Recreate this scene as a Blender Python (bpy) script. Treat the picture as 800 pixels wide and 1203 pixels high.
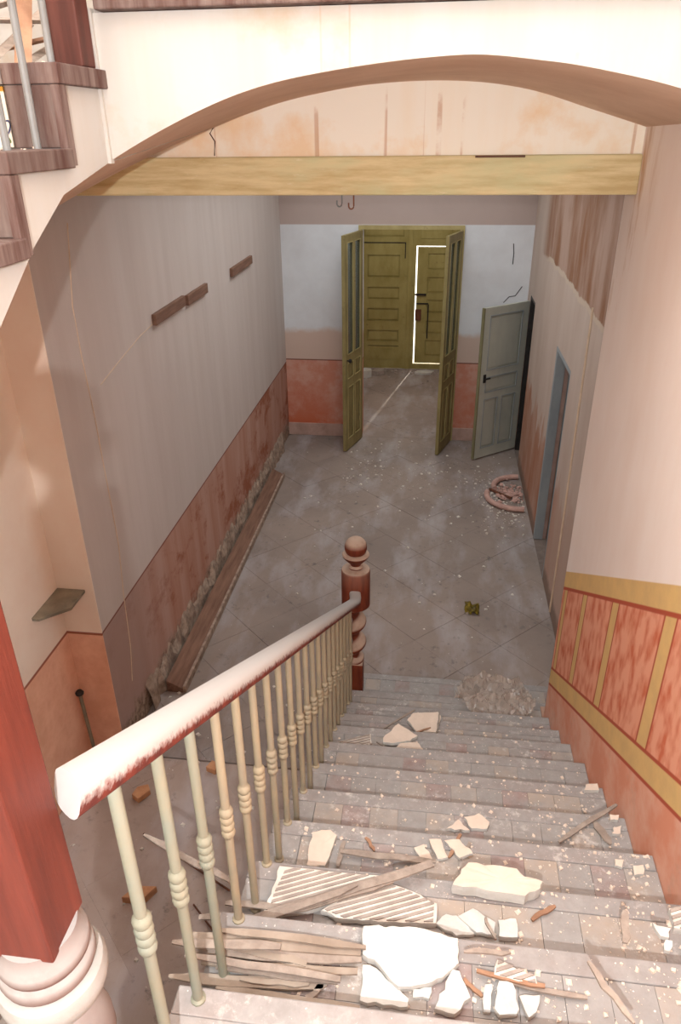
import bpy, bmesh, math, random
from mathutils import Vector, Matrix
random.seed(7)
for o in list(bpy.data.objects): bpy.data.objects.remove(o)
SC = bpy.context.scene
COL = SC.collection
R = math.radians

# ---------------- camera ----------------
CAM = Vector((0, 0, 3.64))
pitch, yaw, roll = R(27.6), R(-7.5), R(-0.7)
fw = Vector((math.sin(yaw)*math.cos(pitch), math.cos(yaw)*math.cos(pitch), -math.sin(pitch)))
rt = Vector((math.cos(yaw), -math.sin(yaw), 0)); up = rt.cross(fw)
r2 = math.cos(roll)*rt + math.sin(roll)*up; u2 = -math.sin(roll)*rt + math.cos(roll)*up
cd = bpy.data.cameras.new('camera'); cam = bpy.data.objects.new('camera', cd); COL.objects.link(cam)
cd.sensor_fit = 'VERTICAL'; cd.sensor_height = 36; cd.sensor_width = 24; cd.lens = 36*860/1203
cd.clip_start = 0.02
m = Matrix.Identity(4)
for i in range(3): m[i][0] = r2[i]; m[i][1] = u2[i]; m[i][2] = -fw[i]; m[i][3] = CAM[i]
cam.matrix_world = m
SC.camera = cam

# ---------------- light ----------------
wd = bpy.data.worlds.new('sky'); SC.world = wd; wd.use_nodes = True
bg = wd.node_tree.nodes['Background']
bg.inputs['Color'].default_value = (1.0, 0.96, 0.92, 1); bg.inputs['Strength'].default_value = 5.4
def light(name, kind, loc, energy, color, **kw):
    l = bpy.data.lights.new(name, kind); l.energy = energy; l.color = color
    for k, v in kw.items(): setattr(l, k, v)
    o = bpy.data.objects.new(name, l); COL.objects.link(o); o.location = loc
    return o
# the photographer's flash, beside and above the lens
light('camera_flash', 'POINT', CAM - 0.08*r2 - 0.07*u2 - 0.32*fw, 205, (0.95, 0.98, 1.0), shadow_soft_size=0.012)
# added fill light for the hall, housed in a closed box
hall_fill = light('added_hall_fill', 'AREA', (-0.4, 6.6, 4.6), 86, (0.93, 0.98, 1.0), shape='RECTANGLE', size=1.8, size_y=3.6)
light('added_vestibule_fill', 'AREA', (-0.35, 10.6, 3.38), 26, (1.0, 0.93, 0.82), size=0.7)  # added fill light that brightens the vestibule and street door
sun = light('sun', 'SUN', (0, 20, 8), 4.0, (1.0, 0.9, 0.75), angle=R(1.2))
sd = Vector((-0.19, -1.0, -0.62)); sun.rotation_euler = sd.to_track_quat('-Z', 'Y').to_euler()
SC.view_settings.view_transform = 'Standard'; SC.view_settings.look = 'None'
SC.view_settings.exposure = 0.0; SC.view_settings.gamma = 1; SC.view_settings.use_curve_mapping = False

# ---------------- materials ----------------
def srgb(r, g, b):
    return tuple(((c/255/12.92) if c/255 <= .04045 else ((c/255+.055)/1.055)**2.4) for c in (r, g, b)) + (1,)
class NT:
    def __init__(s, name):
        s.m = bpy.data.materials.new(name); s.m.use_nodes = True; s.t = s.m.node_tree; s.n = s.t.nodes; s.l = s.t.links
        s.b = s.n['Principled BSDF']; s.p = None
    def pos(s):
        if not s.p: s.p = s.n.new('ShaderNodeNewGeometry')
        return s.p.outputs['Position']
    def obj(s): return s.n.new('ShaderNodeTexCoord').outputs['Object']
    def xyz(s, v=None):
        x = s.n.new('ShaderNodeSeparateXYZ'); s.l.new(v or s.pos(), x.inputs[0]); return x.outputs
    def put(s, inp, v):
        if isinstance(v, bpy.types.NodeSocket): s.l.new(v, inp)
        else: inp.default_value = v
    def mth(s, op, a, b=0.0, c=None):
        x = s.n.new('ShaderNodeMath'); x.operation = op; s.put(x.inputs[0], a); s.put(x.inputs[1], b)
        if c is not None: s.put(x.inputs[2], c)
        return x.outputs[0]
    def noise(s, scale, detail=6, rough=.6, v=None, stretch=None, dist=0):
        x = s.n.new('ShaderNodeTexNoise'); x.inputs['Scale'].default_value = scale; x.inputs['Detail'].default_value = detail
        x.inputs['Roughness'].default_value = rough; x.inputs['Distortion'].default_value = dist
        src = v or s.pos()
        if stretch:
            mp = s.n.new('ShaderNodeMapping'); mp.inputs['Scale'].default_value = stretch; s.l.new(src, mp.inputs[0]); src = mp.outputs[0]
        s.l.new(src, x.inputs['Vector']); return x.outputs['Fac']
    def step(s, v, a, b, lo=0.0, hi=1.0):
        x = s.n.new('ShaderNodeMapRange'); x.clamp = True; s.put(x.inputs[0], v)
        for i, q in zip((1, 2, 3, 4), (a, b, lo, hi)): s.put(x.inputs[i], q)
        return x.outputs[0]
    def mix(s, f, a, b):
        x = s.n.new('ShaderNodeMix'); x.data_type = 'RGBA'; s.put(x.inputs[0], f); s.put(x.inputs[6], a); s.put(x.inputs[7], b); return x.outputs[2]
    def band(s, v, a, b, soft=.004):
        return s.mth('MULTIPLY', s.step(v, a-soft, a+soft), s.step(v, b-soft, b+soft, 1, 0))
    def bump(s, h, strength=.3, dist=.01):
        x = s.n.new('ShaderNodeBump'); x.inputs['Strength'].default_value = strength; x.inputs['Distance'].default_value = dist
        s.l.new(h, x.inputs['Height']); s.l.new(x.outputs[0], s.b.inputs['Normal'])
    def up(s, a=.35, b=.8):
        s.pos(); return s.step(s.xyz(s.p.outputs['Normal'])[2], a, b)
    def done(s, col, rough=.85, spec=.25):
        s.put(s.b.inputs['Base Color'], col); s.put(s.b.inputs['Roughness'], rough); s.b.inputs['Specular IOR Level'].default_value = spec
        return s.m

def plain(name, c1, c2, scale=6, rough=.85, bump=.15, stretch=None, spec=.25, useobj=False):
    t = NT(name); v = t.obj() if useobj else t.pos()
    n = t.noise(scale, v=v, stretch=stretch); c = t.mix(t.step(n, .35, .65), srgb(*c1), srgb(*c2))
    if bump: t.bump(t.noise(scale*5, v=v, stretch=stretch), bump)
    return t.done(c, rough, spec)

def dusty(name, c1, c2, dust=(176, 164, 154), a=.3, b=.75, scale=8, stretch=None, amount=.92, rough=.6):
    """wood or tile carrying settled dust on its upward faces"""
    t = NT(name); n = t.noise(scale, stretch=stretch)
    c = t.mix(t.step(n, .35, .65), srgb(*c1), srgb(*c2))
    d = t.noise(26, 5)
    f = t.mth('MULTIPLY', t.up(a, b), t.step(d, .25, .5, amount*.75, amount))
    c = t.mix(f, c, srgb(*dust)); t.bump(d, .15, .004)
    return t.done(c, t.step(f, 0, .6, rough, .92))

def wall_left():
    t = NT('left_wall_plaster'); x, y, z = t.xyz()
    n = t.noise(1.3, 8, .65); st = t.noise(1.0, 6, .6, stretch=(6, 6, .6)); f = t.noise(9, 8, .7)
    up_ = t.mix(t.step(st, .3, .75), srgb(206, 193, 186), srgb(195, 180, 172))
    up_ = t.mix(t.step(n, .5, .75, 0, .5), up_, srgb(205, 190, 180))
    e = t.mth('ADD', z, t.mth('MULTIPLY', t.mth('SUBTRACT', n, .5), .9))
    rust = t.mix(t.step(st, .35, .62), srgb(176, 126, 106), srgb(190, 150, 134))
    rust = t.mix(t.step(t.noise(2.4, 7, .7, stretch=(1, 1, 1.4)), .5, .62, 0, .85), rust, srgb(150, 84, 56))
    # soft loss of colour at the near end, crumbled render at the foot
    rust = t.mix(t.step(t.mth('ADD', y, t.mth('MULTIPLY', n, .8)), 4.0, 4.9, .8, 0), rust, srgb(172, 148, 140))
    foot = t.step(t.mth('ADD', z, t.mth('MULTIPLY', t.mth('SUBTRACT', f, .5), -.45)), .14, .24, 1, 0)
    rust = t.mix(foot, rust, t.mix(t.step(t.noise(30), .4, .6), srgb(172, 150, 132), srgb(120, 98, 84)))
    c = t.mix(t.step(z, .99, .995), rust, up_)
    c = t.mix(t.mth('MULTIPLY', t.band(z, .983, .997, .002), .8), c, srgb(120, 60, 45))
    t.bump(t.mth('ADD', f, t.mth('MULTIPLY', foot, .4)), .25, .01)
    return t.done(c)

def wall_well():
    t = NT('peach_plaster'); x, y, z = t.xyz()
    n = t.noise(1.6, 7, .6); f = t.noise(8, 7, .65)
    up_ = t.mix(t.step(n, .4, .7), srgb(244, 228, 212), srgb(236, 212, 194))
    rust = t.mix(t.step(f, .4, .65), srgb(238, 188, 160), srgb(226, 170, 142))
    rust = t.mix(t.step(t.noise(3, 7), .52, .66, 0, .6), rust, srgb(222, 165, 135))
    c = t.mix(t.step(z, .985, .99), rust, up_)
    c = t.mix(t.mth('MULTIPLY', t.band(z, .976, .994, .002), .85), c, srgb(140, 66, 45))
    t.bump(f, .12, .006)
    return t.done(c)

def wall_far():
    t = NT('far_wall_plaster'); x, y, z = t.xyz()
    n = t.noise(2.2, 7, .6); f = t.noise(7, 7, .65)
    zz = t.mth('ADD', z, t.mth('MULTIPLY', t.mth('SUBTRACT', t.noise(3, 5), .5), .25))
    white = t.mix(t.step(n, .4, .7), srgb(222, 223, 226), srgb(210, 209, 211))
    c = t.mix(t.step(zz, 1.36, 1.44), srgb(205, 180, 166), white)
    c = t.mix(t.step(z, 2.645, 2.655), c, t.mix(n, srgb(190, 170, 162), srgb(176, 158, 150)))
    rust = t.mix(t.step(f, .42, .6), srgb(200, 134, 112), srgb(206, 156, 138))
    rust = t.mix(t.mth('MULTIPLY', t.step(z, .2, .75, 1, 0), t.step(n, .4, .55)), rust, srgb(196, 108, 78))
    c = t.mix(t.step(z, 1.022, 1.03, 1, 0), c, rust)
    c = t.mix(t.mth('MULTIPLY', t.band(z, 1.02, 1.035, .003), .85), c, srgb(110, 58, 44))
    t.bump(f, .15, .006)
    return t.done(c)

def wall_right_hall():
    t = NT('right_hall_plaster'); x, y, z = t.xyz()
    n = t.noise(1.5, 8, .65); st = t.noise(1, 7, .62, stretch=(3, 3, .9)); f = t.noise(9, 8, .7)
    base = t.mix(t.step(st, .3, .7), srgb(204, 186, 174), srgb(190, 168, 154))
    brown = t.mix(t.step(st, .38, .60), srgb(148, 106, 80), srgb(184, 154, 138))
    edge = t.mth('ADD', z, t.mth('MULTIPLY', t.mth('SUBTRACT', n, .5), .22))
    c = t.mix(t.mth('MULTIPLY', t.step(edge, 2.47, 2.50), t.step(y, 7.9, 8.3, 1, 0)), base, brown)
    c = t.mix(t.mth('MULTIPLY', t.band(edge, 2.46, 2.50, .006), t.step(y, 7.6, 8.0, 1, 0)), c, srgb(205, 186, 168))
    rust = t.mix(t.step(st, .38, .6), srgb(172, 118, 92), srgb(188, 154, 136))
    low = t.step(t.mth('ADD', z, t.mth('MULTIPLY', t.mth('SUBTRACT', t.noise(2.6, 6, stretch=(1, 2, .6)), .5), 1.5)), .95, 1.1, 1, 0)
    low = t.mth('MULTIPLY', low, t.step(y, 5.2, 6.4, .35, 1))
    c = t.mix(low, c, rust)
    c = t.mix(t.step(t.mth('ADD', z, t.mth('MULTIPLY', f, -.2)), .0, .08, .8, 0), c, srgb(130, 110, 98))
    t.bump(f, .25, .01)
    return t.done(c)

def wall_stair():
    """painted decoration of the stair wall: sloping ochre bands, upright ochre strips, rusty sponged fields"""
    t = NT('stair_wall_paint'); x, y, z = t.xyz()
    s = t.mth('ADD', z, t.mth('MULTIPLY', y, .594))
    n = t.noise(1.2, 7, .6, stretch=(2.2, 2.2, .9)); f = t.noise(10, 7, .65)
    up_ = t.mix(t.step(n, .35, .75), srgb(242, 228, 220), srgb(234, 214, 202))
    up_ = t.mix(t.mth('MULTIPLY', t.step(t.noise(2.0, 5, stretch=(3, 3, .7)), .56, .68), t.mth('MULTIPLY', t.step(z, 2.75, 3.1), t.step(y, 3.05, 3.4))), up_, srgb(190, 142, 96))
    sp = t.noise(11, 3, .5, stretch=(1.6, 1.6, .8))
    field = t.mix(t.step(sp, .44, .68), srgb(228, 160, 132), srgb(204, 108, 76))
    field = t.mix(t.step(f, .55, .75, 0, .45), field, srgb(226, 158, 122))
    low = t.mix(t.step(t.noise(3.5, 7, .65), .42, .62), srgb(220, 148, 120), srgb(226, 176, 154))
    low = t.mix(t.step(t.noise(5, 7, .7), .56, .7, 0, .6), low, srgb(196, 160, 140))
    ochre = t.mix(t.step(f, .35, .7), srgb(222, 184, 122), srgb(208, 172, 118))
    red = srgb(176, 82, 58)
    inb = t.band(s, 2.89, 3.48)
    c = t.mix(t.step(s, 3.48, 3.482), field, up_)
    k = 0
    for yc in (3.50, 3.09, 2.60, 2.02, 1.5, 1.0):
        hw = (.03, .035, .04, .045, .045, .045)[k]; k += 1
        mm = t.mth('MULTIPLY', t.band(y, yc-hw-.012, yc+hw+.012, .003), inb); c = t.mix(mm, c, red)
        mm = t.mth('MULTIPLY', t.band(y, yc-hw, yc+hw, .003), inb); c = t.mix(mm, c, ochre)
    c = t.mix(t.step(s, 2.78, 2.785, 1, 0), c, low)
    for a, b in ((3.455, 3.58), (2.768, 2.905)):
        c = t.mix(t.band(s, a, b if a < 3 else 3.52, .003), c, red)
    c = t.mix(t.band(s, 3.475, 3.575, .003), c, ochre)
    c = t.mix(t.band(s, 2.785, 2.888, .003), c, ochre)
    t.bump(f, .12, .006)
    return t.done(c, .75)

def stained_white(name='stained_limewash', amt=.5, w1=(184, 182, 178), w2=(178, 168, 153)):
    t = NT(name)
    n = t.noise(2.2, 7, .62); st = t.noise(1.2, 6, .6, stretch=(7, 7, .7))
    c = t.mix(t.step(st, .42, .7, 0, .4), srgb(*w1), srgb(*w2))
    c = t.mix(t.step(n, .52, .64, 0, amt), c, srgb(w2[0]-6, w2[1]-26, w2[2]-50))
    drip = t.mth('MULTIPLY', t.step(t.noise(1, 3, .5, stretch=(22, 3, .25)), .64, .68), t.step(n, .42, .5))
    c = t.mix(t.mth('MULTIPLY', drip, amt*.9), c, srgb(186, 130, 86))
    t.bump(t.noise(14, 6), .1, .005)
    return t.done(c)

def floor_mat(name, c1, c2, c3):
    t = NT(name); x, y, z = t.xyz()
    n = t.noise(1.1, 8, .6); f = t.noise(14, 8, .7); w = t.noise(2.3, 6, .6, stretch=(1.4, .5, 1))
    c = t.mix(t.step(n, .38, .62), srgb(*c1), srgb(*c2))
    c = t.mix(t.step(w, .48, .68, 0, .7), c, srgb(*c3))
    c = t.mix(t.mth('MULTIPLY', t.step(f, .56, .66, 0, .6), t.step(t.noise(1.7, 3), .42, .58)), c, srgb(88, 84, 84))


    c = t.mix(t.step(t.noise(60, 3), .70, .74, 0, .8), c, srgb(205, 195, 184))
    t.bump(f, .25, .006)
    return t.done(c, t.step(w, .4, .65, .8, .55), .3)

def tread_mat(name, c1, c2, show):
    """tile or boarding under grey dust with plaster powder"""
    t = NT(name); n = t.noise(7, 7, .65); f = t.noise(22, 7, .7)
    base = t.mix(t.step(f, .4, .6), srgb(*c1), srgb(*c2))
    d = t.mix(t.step(f, .35, .65), srgb(142, 138, 135), srgb(158, 154, 151))
    c = t.mix(t.step(n, .34, .62, .95-show, 1.0-show*.25), base, d)
    pw = t.mth('MULTIPLY', t.step(t.noise(3.2, 5), .48, .62), t.step(t.noise(26, 7, .72), .52, .66))
    c = t.mix(t.mth('MULTIPLY', pw, .6), c, srgb(216, 208, 202))
    c = t.mix(t.step(t.noise(75, 3), .68, .72, 0, .8), c, srgb(230, 224, 216))
    t.bump(f, .2, .004)
    return t.done(c)

def painted_door(name, c1, c2, cs=(92, 74, 44)):
    t = NT(name); n = t.noise(5, 7, .65, stretch=(1, 1, .5))
    c = t.mix(t.step(n, .35, .65), srgb(*c1), srgb(*c2))
    c = t.mix(t.step(t.noise(12, 8, .72), .60, .72, 0, .6), c, srgb(*cs))
    t.bump(n, .12, .004)
    return t.done(c, .6)

def tile_pattern():
    t = NT('floral_tile'); v = t.obj()
    c = srgb(228, 224, 214)
    for sc, a, b, col, off in ((9, .49, .51, (36, 48, 92), 0), (7, .485, .515, (188, 62, 44), 3), (8, .62, .9, (206, 150, 52), 6), (8, .63, .9, (92, 112, 66), 9), (6, .64, .9, (44, 60, 104), 12)):
        mp = t.n.new('ShaderNodeMapping'); mp.inputs['Location'].default_value = (off, off*.7, off*.3); t.l.new(v, mp.inputs[0])
        nn = t.noise(sc, 1, .4, v=mp.outputs[0], dist=1.2)
        c = t.mix(t.band(nn, a, b, .004), c, srgb(*col))
    return t.done(c, .35)

M = {}
M['left'] = wall_left(); M['well'] = wall_well(); M['far'] = wall_far(); M['righthall'] = wall_right_hall(); M['stairwall'] = wall_stair()
M['white'] = stained_white(); M['tymp'] = stained_white('stained_lunette_plaster', .6, (238, 230, 216), (236, 216, 188))
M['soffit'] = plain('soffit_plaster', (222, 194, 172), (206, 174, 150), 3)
M['floor'] = floor_mat('dusty_floor_tile', (152, 136, 126), (136, 122, 114), (172, 164, 164))
M['floor_well_lit'] = floor_mat('dusty_floor_painted_light', (186, 168, 158), (166, 146, 134), (186, 176, 176))  # lighter copy of the dusty tile, flash light put into its colour
M['screed'] = plain('dirt_joint', (134, 118, 108), (120, 104, 96), 20)
M['beam'] = None
def beam_mat():
    t = NT('painted_beam'); n = t.noise(3, 8, .65, stretch=(1, 4, 9)); f = t.noise(2.2, 7, .6, stretch=(1, 1, 3))
    c = t.mix(t.step(n, .38, .62), srgb(212, 194, 150), srgb(184, 160, 114))
    c = t.mix(t.step(f, .5, .66, 0, .6), c, srgb(190, 190, 148))
    c = t.mix(t.step(t.noise(9, 8, .7, stretch=(1, 4, 6)), .62, .7, 0, .8), c, srgb(216, 202, 168))
    t.bump(n, .15, .005); return t.done(c, .7)
M['beam'] = beam_mat()
M['nosing'] = tread_mat('nosing_wood', (140, 96, 80), (126, 88, 74), .12)
M['tile_red'] = tread_mat('red_stair_tile', (146, 92, 80), (156, 108, 96), .38)
M['tile_cream'] = tread_mat('cream_stair_tile', (196, 168, 140), (184, 158, 136), .4)
M['tile_grey'] = tread_mat('grey_stair_tile', (166, 146, 132), (150, 134, 124), .2)
M['tread'] = tread_mat('tread_dust', (160, 140, 126), (150, 132, 120), .1)
M['riser'] = plain('riser_plaster', (190, 158, 138), (160, 120, 100), 5)
M['rail'] = None
def rail_mat():
    t = NT('dusty_mahogany_rail'); st = t.noise(1, 4, .5, stretch=(40, 40, 3)); 
    c = t.mix(t.step(st, .35, .65), srgb(118, 52, 40), srgb(86, 38, 32))
    nz = t.xyz(t.p.outputs['Normal'])[2] if t.p else None
    if nz is None: t.pos(); nz = t.xyz(t.p.outputs['Normal'])[2]
    f = t.step(t.mth('ADD', nz, t.mth('MULTIPLY', t.mth('SUBTRACT', t.noise(70, 4), .5), .9)), -.12, .22)
    c = t.mix(f, c, srgb(178, 173, 170)); return t.done(c, .8)
M['rail'] = rail_mat()
M['newel'] = dusty('dusty_mahogany_newel', (124, 58, 36), (96, 42, 28), (184, 160, 142), .1, .55, 6, (6, 6, 1))
M['bignewel'] = plain('scuffed_mahogany', (104, 48, 36), (78, 34, 26), 3, .5, .1, (9, 9, .8))
M['ring_paint'] = dusty('white_dusted_turning', (104, 80, 72), (90, 62, 54), (142, 137, 133), -.3, .5, 8)
M['ring_white'] = plain('chalky_white_ring', (150, 147, 142), (138, 134, 128), 12, .9, .2)
M['iron'] = plain('cream_painted_iron', (164, 150, 124), (152, 142, 122), 9, .6, .1, None, .3)
M['iron_green'] = plain('pale_green_painted_iron', (134, 138, 124), (142, 138, 118), 9, .55, .1, None, .4)
M['steel'] = plain('grey_painted_iron', (120, 121, 120), (104, 104, 103), 12, .35, .05, None, .5)
M['uppertrim'] = plain('dusty_dark_trim', (112, 98, 92), (78, 54, 48), 2.5, .8, .1, (9, 9, 1.2))
M['upperpost'] = plain('dark_mahogany_post', (92, 52, 44), (68, 38, 32), 2.5, .6, .1, (9, 9, .8))
M['uppertrim2'] = plain('streaked_dark_trim', (118, 102, 96), (80, 54, 48), 3.5, .75, .1, (9, 9, 1))
M['plaster'] = plain('broken_white_plaster', (204, 202, 197), (190, 187, 180), 14, .9, .25)
M['plaster_cream'] = plain('broken_cream_plaster', (222, 204, 188), (208, 190, 174), 10, .9, .15)
M['plaster_grey'] = plain('lath_side_plaster', (172, 160, 150), (150, 138, 130), 16, .9, .3)
M['lath'] = plain('grey_lath', (164, 150, 138), (138, 124, 114), 9, .9, .15, (3, 3, 3))
M['lath_pale'] = plain('pale_lath', (164, 150, 136), (142, 126, 112), 9, .9, .15)
M['lath_brown'] = plain('brown_lath', (172, 134, 108), (140, 104, 82), 9, .9, .15)
M['olive'] = painted_door('olive_door_paint', (166, 154, 98), (148, 136, 80))
M['leaf_olive'] = painted_door('leaf_olive_paint', (156, 142, 96), (132, 118, 76))
M['ochre_door'] = painted_door('ochre_door_paint', (182, 166, 116), (160, 144, 94))
M['greygreen'] = painted_door('grey_green_door_paint', (192, 192, 178), (180, 180, 168), (170, 162, 132))
M['greygreen_edge'] = painted_door('olive_grey_door_paint', (140, 134, 102), (124, 118, 88))
M['bluegrey'] = painted_door('blue_grey_door_paint', (160, 166, 168), (146, 152, 156), (120, 124, 126))
M['bluegrey_dark'] = painted_door('dark_blue_grey_door_paint', (124, 136, 140), (108, 120, 126), (92, 94, 92))
M['dark'] = plain('dark_iron_and_gap_shade', (50, 46, 44), (36, 32, 30), 12, .5, .1)
M['rust'] = plain('rusty_iron', (120, 76, 56), (90, 58, 46), 20, .8, .2)
M['plank'] = plain('old_brown_plank', (138, 104, 86), (112, 82, 68), 5, .85, .2, (8, .7, 8))
M['crust'] = plain('crumbled_render', (178, 156, 138), (130, 108, 94), 18, .95, .5)
M['skirt'] = plain('pinkish_skirting', (190, 158, 146), (166, 136, 124), 6, .85, .2)
M['stone'] = plain('grey_slate', (150, 138, 118), (116, 106, 92), 8, .8, .2)
M['pink'] = plain('faded_pink_rim', (206, 168, 156), (184, 146, 134), 12, .75, .15)
M['brick'] = plain('pale_brick', (208, 156, 116), (190, 134, 98), 16, .9, .3)
M['floral'] = tile_pattern()
M['crack'] = plain('pale_crack_filler', (222, 200, 176), (210, 186, 160), 20, .9, 0)
M['crackdark'] = plain('dark_crack', (104, 74, 58), (90, 62, 50), 20, .9, 0)
M['ochrebit'] = plain('ochre_wood', (206, 150, 70), (190, 134, 60), 10)
M['wrap'] = plain('olive_wrapper', (140, 120, 40), (70, 56, 26), 30, .4, .2)
def glass(name, col, alpha, rough=.08):
    t = NT(name); t.b.inputs['Transmission Weight'].default_value = alpha
    t.b.inputs['IOR'].default_value = 1.25
    return t.done(srgb(*col), rough, .6)
M['glass'] = glass('dirty_glass', (150, 160, 150), .75, .15)
def film():
    t = NT('clear_plastic_film'); tr = t.n.new('ShaderNodeBsdfTransparent'); tr.inputs[0].default_value = (.92, .88, .84, 1)
    mx = t.n.new('ShaderNodeMixShader'); mx.inputs[0].default_value = .5
    t.done(srgb(206, 190, 178), .1, 1.0)
    t.l.new(tr.outputs[0], mx.inputs[1]); t.l.new(t.b.outputs[0], mx.inputs[2])
    t.l.new(mx.outputs[0], t.n['Material Output'].inputs[0]); return t.m
M['film'] = film()
M['plaster_rib'] = plain('ribbed_plaster_back', (226, 218, 208), (204, 192, 180), 16, .9, .3)

# ---------------- mesh helpers ----------------
def smooth(me, ang=35):
    for p in me.polygons: p.use_smooth = True
    bm = bmesh.new(); bm.from_mesh(me)
    for e in bm.edges:
        if len(e.link_faces) == 2 and e.calc_face_angle(0) > R(ang): e.smooth = False
    bm.to_mesh(me); bm.free()
def link(name, bm, mat, parent=None, sm=False, bev=0):
    bmesh.ops.recalc_face_normals(bm, faces=bm.faces)
    me = bpy.data.meshes.new(name); bm.to_mesh(me); bm.free()
    for x in (mat if isinstance(mat, (list, tuple)) else [mat]): me.materials.append(x)
    if sm: smooth(me)
    o = bpy.data.objects.new(name, me); COL.objects.link(o)
    if parent: o.parent = parent
    if bev:
        b = o.modifiers.new('bevel', 'BEVEL'); b.width = bev; b.segments = 2; b.limit_method = 'ANGLE'
    return o
def tag(o, label=None, cat=None, group=None, kind=None):
    if label: o['label'] = label
    if cat: o['category'] = cat
    if group: o['group'] = group
    if kind: o['kind'] = kind
    return o
def empty(name, loc=(0, 0, 0), rz=0, parent=None):
    o = bpy.data.objects.new(name, None); COL.objects.link(o); o.location = loc; o.rotation_euler = (0, 0, rz); o.empty_display_size = .1
    if parent: o.parent = parent
    return o
def box(bm, x0, x1, y0, y1, z0, z1):
    vs = [bm.verts.new((x, y, z)) for z in (z0, z1) for x, y in ((x0, y0), (x1, y0), (x1, y1), (x0, y1))]
    for f in ((0, 3, 2, 1), (4, 5, 6, 7), (0, 1, 5, 4), (1, 2, 6, 5), (2, 3, 7, 6), (3, 0, 4, 7)): bm.faces.new([vs[i] for i in f])
    return vs
def bx(name, d, mat, parent=None, bev=0):
    bm = bmesh.new()
    for q in (d if isinstance(d[0], (list, tuple)) else [d]): box(bm, *q)
    return link(name, bm, mat, parent, bev=bev)
def prism(bm, pts, axis, a, b):
    """polygon pts (2D) pushed along an axis; axis 0: pts=(y,z); 1: (x,z); 2: (x,y)"""
    def P(p, t):
        return (t, p[0], p[1]) if axis == 0 else (p[0], t, p[1]) if axis == 1 else (p[0], p[1], t)
    A = [bm.verts.new(P(p, a)) for p in pts]; B = [bm.verts.new(P(p, b)) for p in pts]
    bm.faces.new(A); bm.faces.new(B[::-1]); n = len(pts)
    for i in range(n): bm.faces.new((A[i], A[(i+1) % n], B[(i+1) % n], B[i]))
def lathe(bm, prof, cx=0, cy=0, seg=32):
    rings = []
    for r, z in prof:
        rings.append([bm.verts.new((cx+r*math.cos(2*math.pi*i/seg), cy+r*math.sin(2*math.pi*i/seg), z)) for i in range(seg)])
    for a, b in zip(rings, rings[1:]):
        for i in range(seg): bm.faces.new((a[i], a[(i+1) % seg], b[(i+1) % seg], b[i]))
    bm.faces.new(rings[0][::-1]); bm.faces.new(rings[-1])
def tube(bm, pts, r, seg=8, flat=1.0):
    pts = [Vector(p) for p in pts]; rings = []
    for i, p in enumerate(pts):
        d = (pts[min(i+1, len(pts)-1)] - pts[max(i-1, 0)]).normalized()
        u = d.cross(Vector((0, 0, 1)));
        if u.length < .05: u = d.cross(Vector((1, 0, 0)))
        u.normalize(); v = u.cross(d)
        rr = r[i] if isinstance(r, (list, tuple)) else r
        rings.append([bm.verts.new(p + u*rr*math.cos(2*math.pi*k/seg) + v*rr*flat*math.sin(2*math.pi*k/seg)) for k in range(seg)])
    for a, b in zip(rings, rings[1:]):
        for k in range(seg): bm.faces.new((a[k], a[(k+1) % seg], b[(k+1) % seg], b[k]))
    bm.faces.new(rings[0][::-1]); bm.faces.new(rings[-1])
def clip(poly, nx, ny, d):
    """keep nx*x+ny*y<=d"""
    out = []
    for i, p in enumerate(poly):
        q = poly[(i+1) % len(poly)]; a = nx*p[0]+ny*p[1]-d; b = nx*q[0]+ny*q[1]-d
        if a <= 0: out.append(p)
        if a*b < 0: t = a/(a-b); out.append((p[0]+t*(q[0]-p[0]), p[1]+t*(q[1]-p[1])))
    return out
def clip_rect(poly, x0, x1, y0, y1):
    for a in ((1, 0, x1), (-1, 0, -x0), (0, 1, y1), (0, -1, -y0)):
        poly = clip(poly, *a)
        if len(poly) < 3: return []
    return poly
def area(p): return abs(sum(p[i][0]*p[(i+1) % len(p)][1]-p[(i+1) % len(p)][0]*p[i][1] for i in range(len(p))))/2
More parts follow.
